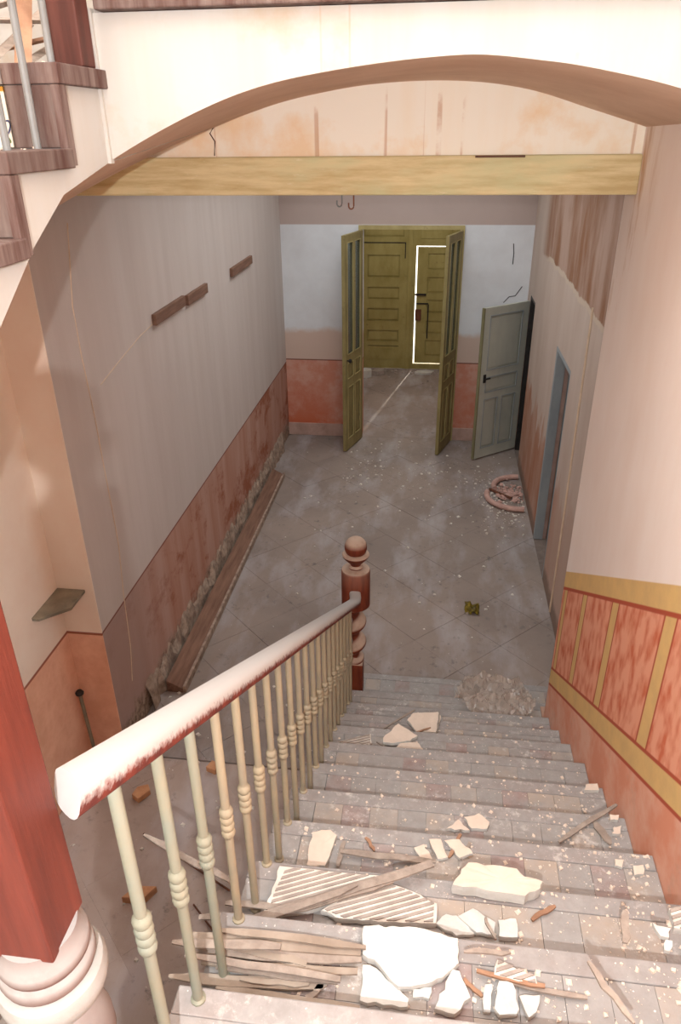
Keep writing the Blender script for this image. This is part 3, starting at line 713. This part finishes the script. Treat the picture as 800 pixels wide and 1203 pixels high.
# ---------------- doors ----------------
def leaf(name, w, hh, t, cells, mats, parent, loc, rz, lab=None):
    """joined stiles and rails with each panel, pane and moulding set into its cell; hinge at local x=0"""
    xs = sorted({0, w} | {c[0] for c in cells} | {c[1] for c in cells}); zs = sorted({0, hh} | {c[2] for c in cells} | {c[3] for c in cells})
    bm = bmesh.new()
    for a, b in zip(xs, xs[1:]):
        for c, d in zip(zs, zs[1:]):
            mx, mz = (a+b)/2, (c+d)/2
            if any(q[0] < mx < q[1] and q[2] < mz < q[3] for q in cells): continue
            box(bm, a, b, -t/2, t/2, c, d)
    bmesh.ops.remove_doubles(bm, verts=bm.verts, dist=1e-5)
    o = link(name, bm, mats[0], parent); o.location = loc; o.rotation_euler = (0, 0, rz)
    for c in cells:
        g = len(c) > 4 and c[4] == 'g'
        if g: bx('glass_pane', (c[0]+.001, c[1]-.001, -.003, .003, c[2]+.001, c[3]-.001), M['glass'], o)
        else:
            bm = bmesh.new(); q = t*.18
            for s_ in (1, -1):
                a = [(c[0]+.001, c[2]+.001), (c[1]-.001, c[2]+.001), (c[1]-.001, c[3]-.001), (c[0]+.001, c[3]-.001)]
                i_ = min(.035, (c[1]-c[0])*.22); b = [(c[0]+i_, c[2]+i_), (c[1]-i_, c[2]+i_), (c[1]-i_, c[3]-i_), (c[0]+i_, c[3]-i_)]
                A = [bm.verts.new((p[0], s_*q*.35, p[1])) for p in a]; B = [bm.verts.new((p[0], s_*q*1.6, p[1])) for p in b]
                bm.faces.new(B)
                for j in range(4): bm.faces.new((A[j], A[(j+1) % 4], B[(j+1) % 4], B[j]))
                if s_ == 1: A1 = A
                else:
                    for j in range(4): bm.faces.new((A[j], A[(j+1) % 4], A1[(j+1) % 4], A1[j]))
            link('panel', bm, mats[1 % len(mats)], o)
        bm = bmesh.new(); e = .009; f = t/2+.004
        for s_ in (1, -1):
            y0, y1 = sorted((s_*(t/2-.004), s_*f))
            box(bm, c[0], c[1], y0, y1, c[2], c[2]+e); box(bm, c[0], c[1], y0, y1, c[3]-e, c[3])
            box(bm, c[0], c[0]+e, y0, y1, c[2]+e, c[3]-e); box(bm, c[1]-e, c[1], y0, y1, c[2]+e, c[3]-e)
        link('moulding', bm, mats[-1], o)
    return o
d1 = empty('door_1', (0, 0, 0)); struct(d1, 'ochre double door standing open in the far wall, tall glazed leaves', 'door')
bx('casing', [(-.94, -.901, 9.06, 9.099, 0, 2.645), (.251, .29, 9.06, 9.099, 0, 2.645), (-.901, .251, 9.06, 9.099, 2.60, 2.645)], M['ochre_door'], d1)
dl = [(.07, .25, 1.22, 2.50, 'g'), (.29, .47, 1.22, 2.50, 'g'), (.07, .25, .92, 1.12), (.29, .47, .92, 1.12), (.07, .25, .14, .82), (.29, .47, .14, .82)]
dm = (M['leaf_olive'], M['leaf_olive'], M['ochre_door'])
lf = leaf('door_leaf', .54, 2.58, .04, dl, dm, d1, (-.905, 9.05, .015), math.atan2(-.50, -.15))
bm = bmesh.new(); lathe(bm, [(.008, 0), (.008, .02), (.022, .03), (.026, .042), (.02, .055)], 0, 0, 14)
kn = link('knob', bm, M['dark'], lf, sm=True); kn.location = (.49, .02, 1.16); kn.rotation_euler = (R(-90), 0, 0)
lf = leaf('door_leaf', .54, 2.58, .04, dl, dm, d1, (.255, 9.05, .015), math.atan2(-.50, -.155))

d2 = empty('door_2', (0, 0, 0)); struct(d2, 'olive panelled street door with daylight glowing round its wicket', 'door')
def row(x0, x1, zz): return [(x0, x1, a, b) for a, b in zz]
om = (M['olive'], M['olive'], M['olive'])
zz = [(.45, .64), (.76, 1.0), (1.14, 1.34), (1.51, 1.74), (1.90, 2.05)]
A_ = leaf('door_leaf', .95, 2.93, .06, row(.24, .78, [(.46, .66), (.80, 1.02), (1.15, 1.36), (1.50, 1.86)]) + [(.18, .84, 2.12, 2.36), (.18, .84, 2.46, 2.82)], om, d2, (-1.375, 12.3, .001), 0)
bx('strap', [(.16, .86, -.036, -.030, 2.03, 2.045), (.16, .175, -.036, -.030, 1.80, 2.03), (.845, .86, -.036, -.030, 1.80, 2.03)], M['dark'], A_)
# bottom rail of the left leaf with three worn holes under a lower panel
B_ = bx('bottom_panel', [(.26, .74, -.037, -.0305, .16, .34)], M['olive'], A_)
bx('holed_strip', [(.26, .78, -.036, -.031, .385, .39)], M['dark'], A_)
bx('meeting_stile', (.90, .97, -.05, -.031, 0, 2.93), M['olive'], A_, bev=.004)
F_ = bx('fixed_frame', [(-.42, -.347, 12.27, 12.33, .001, 2.95), (-.347, .575, 12.27, 12.33, 1.992, 2.95), (.345, .575, 12.27, 12.33, .001, 1.992), (-.347, .345, 12.27, 12.33, .001, .088)], M['olive'], d2)
bx('frame_panel', (-.28, .35, 12.262, 12.27, 2.10, 2.38), M['olive'], d2, bev=.004)
W_ = leaf('wicket', .665, 1.87, .045, row(.16, .56, [(.12, .40), (.50, .72), (.84, 1.06), (1.16, 1.42), (1.52, 1.78)]), om, d2, (-.325, 12.30, .105), R(0))
bx('bolt', [(-.02, .16, -.045, -.025, 1.12, 1.15)], M['dark'], W_); bx('lock_case', (-.01, .09, -.05, -.025, .72, .90), M['rust'], W_, bev=.004)
bx('strap', [(.0, .2, -.034, -.025, .98, 1.0), (.19, .21, -.034, -.025, .42, .98)], M['dark'], W_)

d3 = empty('door_3', (0, 0, 0)); struct(d3, 'grey-green panelled door standing open into the hall by the far right corner', 'door')
ang = math.atan2(-.44, -.53)
L3 = leaf('door_leaf', .69, 1.83, .035, [(.09, .60, 1.10, 1.74), (.09, .60, .83, 1.02), (.09, .315, .12, .75), (.375, .60, .12, .75)], (M['greygreen'], M['greygreen'], M['bluegrey']), d3, (1.07, 8.88, .02), ang)
bx('lever_handle', [(.60, .64, .018, .028, .96, 1.06), (.55, .63, .04, .052, 1.0, 1.02), (.62, .632, .018, .052, 1.0, 1.02)], M['dark'], L3, bev=.003)
bx('lever_handle', [(.60, .64, -.028, -.018, .96, 1.06), (.55, .63, -.052, -.04, .98, 1.0)], M['dark'], L3, bev=.003)
bx('meeting_edge', (.685, .70, -.02, .02, 0, 1.83), M['greygreen_edge'], L3)
bx('jamb', [(1.09, 1.15, 8.85, 8.898, -.01, 1.925), (1.09, 1.15, 8.362, 8.40, -.01, 1.925), (1.09, 1.15, 8.40, 8.85, 1.88, 1.925)], M['dark'], d3)  # jamb coloured dark: the gap's shade is put into its colour

d4 = empty('door_4', (0, 0, 0)); struct(d4, 'narrow doorway with blue-grey woodwork in the right hall wall', 'door')
bx('jamb', [(1.081, 1.165, 6.545, 6.598, -.01, 1.925), (1.081, 1.165, 5.802, 5.84, -.01, 1.925), (1.081, 1.165, 5.84, 6.545, 1.885, 1.925)], M['bluegrey'], d4, bev=.003)
bx('reveal', (1.166, 1.20, 6.56, 6.598, -.01, 1.925), M['skirt'], d4)
L4 = leaf('door_leaf', .62, 1.86, .035, [(.10, .52, 1.05, 1.76), (.10, .52, .12, .92)], (M['bluegrey_dark'], M['bluegrey_dark'], M['bluegrey']), d4, (1.205, 6.53, .01), R(0))

# ---------------- details on the walls ----------------
wp = bpy.data.objects['wall_left']
CRACK_A = [(3.773, 3.233), (3.672, 2.837), (3.674, 2.589), (3.701, 2.217), (3.711, 1.787), (3.720, 1.374), (3.669, 1.028), (3.639, .647), (3.579, .411)]
strip('crack', [(XL+.001, y, z) for y, z in CRACK_A], .0035, M['crack'], wp)
strip('crack', [(XL+.001, y, z) for y, z in ((3.84, 2.361), (4.122, 2.414), (4.495, 2.475), (4.823, 2.503))], .003, M['crack'], wp)
for y0, y1, z in ((4.736, 5.371, 2.53), (5.44, 5.95, 2.515), (6.743, 7.52, 2.50)):
    lab = {4.736: 'brown batten on the left hall wall, nearest of three', 5.44: 'brown batten on the left hall wall, middle and shortest of three', 6.743: 'brown batten on the left hall wall, farthest of three'}[y0]
    tag(bx('batten', (XL, XL+.03, y0, y1, z-.045, z+.03), M['plank'], bev=.004), lab, 'batten')
wr = bpy.data.objects['wall_right']
strip('conduit', [(XR-.004, y, z) for y, z in ((5.30, 2.53), (5.28, 1.9), (5.26, 1.3), (5.24, .7), (5.25, .02))], .011, M['crack'], wr)
wb = bpy.data.objects['wall_back']
strip('crack', [(.855, 9.099, 2.45), (.868, 9.099, 2.34), (.866, 9.099, 2.22)], .005, M['dark'], wb)
strip('crack', [(.80, 9.099, 1.78), (.86, 9.099, 1.85), (.93, 9.099, 1.86), (1.0, 9.099, 1.97)], .005, M['dark'], wb)
# crumbled foot of the left wall
random.seed(5)
bm = bmesh.new(); prev = None; n = 90
for i in range(n+1):
    y = 3.75+(8.6-3.75)*i/n; d = .035+random.uniform(-.012, .022); zt = .16+random.uniform(-.05, .07)
    ring = [bm.verts.new(p) for p in ((XL+.001, y, -.005), (XL+d, y, -.005), (XL+d*.8, y, zt*.6), (XL+.012, y, zt), (XL+.001, y, zt+.02))]
    if prev:
        for a in range(4): bm.faces.new((prev[a], prev[a+1], ring[a+1], ring[a]))
    prev = ring
link('crumbled_foot', bm, M['crust'], wp)
pk = empty('plank', (0, 0, 0)); tag(pk, 'long brown plank lying on the floor along the foot of the left wall', 'plank')
bm = bmesh.new(); prism(bm, [(-1.815, .002), (-1.695, .002), (-1.695, .04), (-1.815, .105)], 1, 3.95, 7.72); link('board', bm, M['plank'], pk, bev=.004)
bx('lip', (-1.695, -1.672, 3.95, 7.72, .002, .062), M['crust'], pk, bev=.004)

# corner shelf of slate, rod and plaster lump in the corner
sh = tag(bx('corner_shelf', [(-2.098, -1.95, 3.12, 3.32, 1.285, 1.303)], M['stone']), 'small grey slate shelf fixed across the corner of the peach walls', 'shelf')
me = sh.data; bm = bmesh.new(); prism(bm, [(-2.098, 3.318), (-2.098, 3.02), (-2.06, 3.02), (-1.93, 3.14), (-1.93, 3.318)], 2, 1.285, 1.303); bm.to_mesh(me); bm.free()
pi_ = empty('metal_rod', (-2.07, 3.26, 0)); tag(pi_, 'thin rusty rod with a round head standing in the left corner', 'rod')
bm = bmesh.new(); tube(bm, [(.05, -.05, 0), (0, 0, .56)], .011, 10); link('shank', bm, M['stone'], pi_, sm=True)
bm = bmesh.new(); lathe(bm, [(.012, .55), (.024, .56), (.026, .572), (.018, .585)], 0, 0, 14); link('head', bm, M['dark'], pi_, sm=True)

# broken rim pieces by the right wall
def rim(label, cx, cy, r, a0, a1):
    bm = bmesh.new(); pts = []
    for i in range(25):
        a = R(a0+(a1-a0)*i/24); x = cx+r*math.cos(a); y = cy+r*math.sin(a)
        if x < XR-.03: pts.append((x, y, .032))
    tube(bm, pts, .03, 10); tag(link('rim_piece', bm, M['pink'], sm=True), label, 'rim')
rim('curved pinkish rim piece lying by the right wall, the larger, nearer one', .98, 7.42, .32, 165, 290)
rim('curved pinkish rim piece lying by the right wall, the farther, smaller arc', 1.02, 7.66, .27, 75, 195)
bm = bmesh.new(); tube(bm, [(.70, 7.60, .02), (.80, 7.47, .03), (.92, 7.37, .03)], .014, 6); tag(link('stick', bm, M['rust']), 'brown stick inside the broken pink rim by the right wall', 'stick')

# wrapper / dry leaf on the hall floor
def crumple(name, x0, x1, y0, y1, nx, ny, amp, base, mat, seed, mask=None):
    random.seed(seed); bm = bmesh.new(); G = {}
    for i in range(nx+1):
        for j in range(ny+1):
            u, v_ = i/nx, j/ny
            if mask and not mask(u, v_): continue
            x = x0+(x1-x0)*u+random.uniform(-.3, .3)*(x1-x0)/nx; y = y0+(y1-y0)*v_+random.uniform(-.3, .3)*(y1-y0)/ny
            G[i, j] = bm.verts.new((x, y, base(x, y)+amp*random.random()**1.5))
    for i in range(nx):
        for j in range(ny):
            q = [G.get(k_) for k_ in ((i, j), (i+1, j), (i+1, j+1), (i, j+1))]
            if all(q):
                if (i+j) % 2: bm.faces.new((q[0], q[1], q[2])); bm.faces.new((q[0], q[2], q[3]))
                else: bm.faces.new((q[0], q[1], q[3])); bm.faces.new((q[1], q[2], q[3]))
    o = link(name, bm, mat); return o
tag(crumple('wrapper', .37, .49, 5.16, 5.30, 6, 5, .04, lambda x, y: .004, M['wrap'], 3), 'small crumpled olive wrapper on the hall floor beyond the stair foot', 'wrapper')
def stairz(x, y):
    for k in range(11, -1, -1):
        pass
    z = .0
    for k in range(12):
        if y < YS[k]+.03: z = ZS[k]; break
    return z
from mathutils import noise as mn
def sheetz(x, y):
    s_ = max(stairz(x, y), stairz(x, y-.05)*.5+stairz(x, y+.08)*.5)+.006
    r_ = (1-abs(mn.noise(Vector((x*7, y*7, 1.3)))*2))**2*.05 + (1-abs(mn.noise(Vector((x*17, y*15, 4.3)))*2))**2*.028
    return s_ + r_
tag(crumple('plastic_sheet', .26, .77, 3.50, 4.22, 44, 44, .011, sheetz, M['film'], 9, lambda u, v_: (u-.5)**2/.25+(v_-.5)**2/.25 < 1.05 + .15*math.sin(9*u)), 'crumpled clear plastic sheet on the lowest steps beside the stair wall', 'plastic')

# ---------------- rubble ----------------
def jag(poly, rnd, amt):
    out = []
    for i, p in enumerate(poly):
        q = poly[(i+1) % len(poly)]; out.append(p); L = math.hypot(q[0]-p[0], q[1]-p[1]); n = min(5, int(L/.02))
        for j in range(1, n+1):
            t = j/(n+1); out.append((p[0]+(q[0]-p[0])*t+rnd.uniform(-amt, amt), p[1]+(q[1]-p[1])*t+rnd.uniform(-amt, amt)))
    return out
STEP = {k: w + ' step from photo bottom' for k, w in enumerate(('first', 'second', 'third', 'fourth', 'fifth', 'sixth', 'seventh', 'eighth', 'ninth'))}
ORD = ['first', 'second', 'third', 'fourth', 'fifth', 'sixth', 'seventh', 'eighth', 'ninth', 'tenth', 'eleventh', 'twelfth', 'thirteenth', 'fourteenth', 'fifteenth', 'sixteenth', 'seventeenth', 'eighteenth', 'nineteenth', 'twentieth'] + ['number %d' % i for i in range(21, 40)]
byk = {}
for s_ in SLABS: byk.setdefault(s_[0], []).append(s_)
rnd = random.Random(21)
for k, L in byk.items():
    L.sort(key=lambda s_: sum(p[0] for p in s_[4])/len(s_[4]))
    for idx, (k_, dz, th, rid, poly) in enumerate(L):
        cx = sum(p[0] for p in poly)/len(poly); cy = sum(p[1] for p in poly)/len(poly)
        lp = jag([(p[0]-cx, p[1]-cy) for p in poly], rnd, .0035)
        z = ZS[k]+.003
        tilt = min(.25, max(0, dz-th)/.12)
        bm = bmesh.new()
        A = [bm.verts.new((p[0]*.98, p[1]*.98, 0)) for p in lp]; Bv = [bm.verts.new((p[0]*(1+rnd.uniform(-.01, .01)), p[1]*(1+rnd.uniform(-.01, .01)), th*.55)) for p in lp]; Cv = [bm.verts.new((p[0]*.985, p[1]*.985, th+rnd.uniform(-.001, .001))) for p in lp]
        bm.faces.new(A[::-1]); n = len(lp)
        cvt = bm.verts.new((0, 0, th+.0005))
        for i in range(n):
            bm.faces.new((A[i], A[(i+1) % n], Bv[(i+1) % n], Bv[i])); bm.faces.new((Bv[i], Bv[(i+1) % n], Cv[(i+1) % n], Cv[i])); bm.faces.new((Cv[i], Cv[(i+1) % n], cvt))
        ar = area(poly)
        mt = M['plaster_rib'] if rid else (M['plaster_cream'] if k >= 3 or (k == 2 and dz > .05) else M['plaster'])
        o = link('plaster_slab', bm, [mt, M['plaster']])
        for pf in o.data.polygons:
            if abs(pf.normal.z) < .7: pf.material_index = 1
        o.location = (cx, cy, z+max(0, dz-th))
        o.rotation_euler = (-tilt*.35, tilt*rnd.uniform(-.3, .3), 0)
        if max(0, dz-th) > 0.004: o.location.z = z+max(abs(p[1]) for p in lp)*math.sin(tilt*.35)+.002
        adj = 'large' if ar > .02 else 'medium' if ar > .006 else 'small' if ar > .0018 else 'tiny'
        look = 'grey ribbed' if rid else ('thick cream' if (k == 2 and dz > .05) else 'pale cream' if mt is M['plaster_cream'] else 'white')
        pos = 'only one' if len(L) == 1 else ORD[idx] + ' from the left'
        tag(o, '%s %s plaster chunk, %s, %s' % (adj, look, STEP[k], pos), 'plaster', 'broken plaster on the stairs')
        if rid:
            bm = bmesh.new(); c_ = math.cos(.42); s2 = math.sin(.42); hit = 0
            for q in range(-14, 15):
                off = q*.016
                strp = [(a*c_-b*s2, a*s2+b*c_) for a, b in ((-.5, off), (.5, off), (.5, off+.008), (-.5, off+.008))]
                cp = strp
                base = [(p[0]-cx, p[1]-cy) for p in poly]
                sg = sum(base[i][0]*base[(i+1) % len(base)][1]-base[(i+1) % len(base)][0]*base[i][1] for i in range(len(base)))
                if sg < 0: base = base[::-1]
                base = [(p[0]*.93, p[1]*.93) for p in base]
                for i in range(len(base)):
                    p, r_ = base[i], base[(i+1) % len(base)]; nx, ny = (r_[1]-p[1]), -(r_[0]-p[0])
                    cp = clip(cp, nx, ny, nx*p[0]+ny*p[1])
                    if len(cp) < 3: break
                if len(cp) >= 3 and area(cp) > 2e-5: prism(bm, cp, 2, th-.001, th+.004); hit = 1
            if hit: tag(link('lath_ribs', bm, M['plaster_grey'], o), kind='stuff')
            else: bm.free()
rl = random.Random(33)
for i in range(7):
    x0 = rl.uniform(-.52, -.36); y0 = .945+.018*i+rl.uniform(-.006, .006); x1 = rl.uniform(-.25, -.06)
    LATHS.append((x0, y0, 1.884+.004*(i % 3), x1, y0+rl.uniform(-.02, .02), 1.884+.004*(i % 3), rl.uniform(.009, .018)))
# laths
def kof(y, z):
    return min(range(12), key=lambda k: abs(ZS[k]-z+.02))
bl = {}
for l in LATHS: bl.setdefault(kof(l[1], l[2]), []).append(l)
for k, L in bl.items():
    L.sort(key=lambda l: (l[0]+l[3])/2)
    for idx, l in enumerate(L):
        a = Vector(l[:3]); b = Vector(l[3:6]); w = l[6]
        d = (b-a); n = 5; ln = d.length
        side = Vector((-d.y, d.x, 0)).normalized(); bm = bmesh.new(); rings = []
        for i in range(n+1):
            t = i/n; p = a+d*t+side*rnd.uniform(-.003, .003); ww = w/2*(rnd.uniform(.85, 1.05) if 0 < i < n else rnd.uniform(.25, .8))
            hh_ = .003
            rings.append([bm.verts.new(p+side*ww+Vector((0, 0, hh_))), bm.verts.new(p-side*ww+Vector((0, 0, hh_))), bm.verts.new(p-side*ww-Vector((0, 0, hh_))), bm.verts.new(p+side*ww-Vector((0, 0, hh_)))])
        for A, B in zip(rings, rings[1:]):
            for j in range(4): bm.faces.new((A[j], A[(j+1) % 4], B[(j+1) % 4], B[j]))
        bm.faces.new(rings[0][::-1]); bm.faces.new(rings[-1])
        mt = M['lath_pale'] if k == 1 and a.x < -.3 and idx % 3 else M['lath_brown'] if w < .015 and idx % 2 else M['lath']
        o = link('lath', bm, mt)
        sz = 'long' if ln > .3 else 'short' if ln > .1 else 'tiny'
        tag(o, '%s broken wooden lath, %s, %s from the left' % (sz, STEP[k], ORD[idx]), 'lath', 'broken laths on the stairs')

# loose pieces on the lower floor, left of the stair
def chunk(name, label, cat, x, y, z, sx, sy, sz, rz, mat, seed=1, n=6):
    r_ = random.Random(seed); bm = bmesh.new()
    base = [(sx/2*math.cos(2*math.pi*i/n+.3)*r_.uniform(.8, 1.15), sy/2*math.sin(2*math.pi*i/n+.3)*r_.uniform(.8, 1.15)) for i in range(n)]
    prism(bm, base, 2, 0, sz); o = link(name, bm, mat, bev=.003); o.location = (x, y, z+.002); o.rotation_euler = (0, 0, rz)
    return tag(o, label, cat)
chunk('brick_fragment', 'pale brick fragment on the lower floor near the second baluster, largest of three', 'brick', -1.42, 2.36, 0, .17, .10, .05, .3, M['brick'], 2, 4)
chunk('brick_fragment', 'small squarish brick fragment on the lower floor beyond the handrail', 'brick', -1.27, 3.27, 0, .10, .09, .04, .2, M['brick'], 3, 4)
chunk('brick_fragment', 'dull crumbling brick fragment on the lower floor nearest the stairwell corner', 'brick', -1.66, 3.02, 0, .14, .10, .04, .9, M['brick'], 4, 5)
chunk('plaster_slab', 'white rubble lump left of the olive street door', 'plaster', -1.10, 11.75, 0, .22, .2, .12, .4, M['plaster'], 5, 7)
chunk('plaster_slab', 'flat white rubble slab before the glowing wicket', 'plaster', -.15, 12.0, 0, .34, .18, .04, .1, M['plaster'], 6, 6)
chunk('plaster_slab', 'grey rubble slab leaning by the left olive leaf', 'plaster', -.90, 11.9, 0, .30, .2, .08, .7, M['plaster_grey'], 7, 5)
for (a, b, w, lb) in (((-1.543, 2.743, .012), (-.95, 2.45, .012), .012, 'thin dark stick on the lower floor, longest'), ((-1.12, 2.35, .012), (-.86, 2.12, .012), .010, 'thin dark stick on the lower floor beneath the protruding laths'), ((-1.62, 2.62, .012), (-1.50, 2.45, .012), .008, 'short thin stick on the lower floor near the brick fragment')):
    bm = bmesh.new(); tube(bm, [a, b], w/2, 5); tag(link('stick', bm, M['rust']), lb, 'stick')
for i, (a, b) in enumerate((((-1.06, .86, 1.72), (-.80, .98, 2.02)), ((-1.06, .90, 1.60), (-.80, 1.02, 1.86)))):
    pass
# crumbs nobody could count
def crumbs(name, label, n, place, mat, s0, s1, seed):
    r_ = random.Random(seed); V = []; F = []
    for _ in range(n):
        x, y, z = place(r_); s_ = s0+(s1-s0)*r_.random()**3; b = len(V); a0 = r_.random()*6
        for j in range(4):
            a = a0+j*math.pi/2; q = s_*r_.uniform(.5, 1.1); V.append((x+q*math.cos(a), y+q*math.sin(a), z))
        for j in range(4):
            a = a0+j*math.pi/2; q = s_*r_.uniform(.3, .8); V.append((x+q*math.cos(a), y+q*math.sin(a), z+s_*r_.uniform(.25, .6)))
        F += [(b+4, b+5, b+6, b+7)] + [(b+j, b+(j+1) % 4, b+4+(j+1) % 4, b+4+j) for j in range(4)]
    me = bpy.data.meshes.new(name); me.from_pydata(V, [], F); me.materials.append(mat)
    o = bpy.data.objects.new(name, me); COL.objects.link(o); return tag(o, label, 'rubble', kind='stuff')
def on_steps(r_):
    while True:
        k = r_.choice((1, 1, 1, 1, 2, 2, 2, 3, 3, 3, 4, 4, 5, 5, 6, 7, 8, 9)); y1 = YS[k-1]
        y = r_.uniform(y1+.005, YS[k]-.005); x = r_.uniform(-.40, .78)
        if r_.random() < .45: x = r_.triangular(.3, .78, .74) if r_.random() < .6 else r_.gauss(.15, .18)
        if -.42 < x < .78: return x, y, ZS[k]+.001
crumbs('plaster_crumbs', 'white plaster crumbs scattered over the stair treads', 2600, on_steps, M['plaster_cream'], .0015, .012, 4)
def on_floor(r_):
    q = r_.random()
    if q < .35: return r_.gauss(.70, .22) if False else min(1.04, r_.gauss(.82, .16)), r_.gauss(7.3, .35), .001
    if q < .6: return r_.uniform(-1.0, .9), r_.gauss(7.9, .4), .001
    if q < .8: return r_.uniform(-1.65, 1.04), r_.uniform(4.3, 9.0), .001
    return r_.uniform(-2.05, -.55), r_.uniform(1.2, 4.2), .001
crumbs('plaster_crumbs', 'pale crumbs and flakes scattered over the hall floor', 1000, on_floor, M['plaster_rib'], .003, .024, 6)
crumbs('plaster_crumbs', 'heap of pinkish flakes inside the broken rim by the right wall', 160, lambda r_: (min(1.04, r_.gauss(.93, .07)), r_.gauss(7.5, .1), .001+r_.random()*.03), M['pink'], .015, .05, 8)
crumbs('plaster_crumbs', 'rubble crumbs on the vestibule floor by the street door', 160, lambda r_: (r_.uniform(-1.2, .3), 12.15-abs(r_.gauss(0, .3)), .001), M['plaster_grey'], .006, .04, 9)
crumbs('plaster_crumbs', 'crumbs lying on the upper flight treads', 120, lambda r_: (r_.uniform(-1.5, -.96), *(lambda i: (r_.uniform(ry[i], ry[i-1]-.03), tz[i]+.001))(r_.choice((1, 2, 2, 3)))), M['plaster_cream'], .003, .012, 10)
# pale boards lying on the lower floor behind the near newel
for lab, p, q in (('pale narrow board on the lower floor behind the big newel, upper one', (-1.85, 2.08), (-2.0, 1.3)), ('pale narrow board on the lower floor behind the big newel, lower one', (-1.74, 2.0), (-1.88, 1.3))):
    d_ = Vector((q[0]-p[0], q[1]-p[1], 0)); nn_ = Vector((-d_.y, d_.x, 0)).normalized()*.027
    bm = bmesh.new(); prism(bm, [(p[0]+nn_.x, p[1]+nn_.y), (p[0]-nn_.x, p[1]-nn_.y), (q[0]-nn_.x, q[1]-nn_.y), (q[0]+nn_.x, q[1]+nn_.y)], 2, .004, .024)
    tag(link('board', bm, M['plaster_rib'], bev=.002), lab, 'board')
# the street outside, seen through the wicket gap
struct(bx('floor_street', (-12, 12, 12.5, 45, -.2, -.05), M['plaster']), 'sunlit pale paving of the street outside')
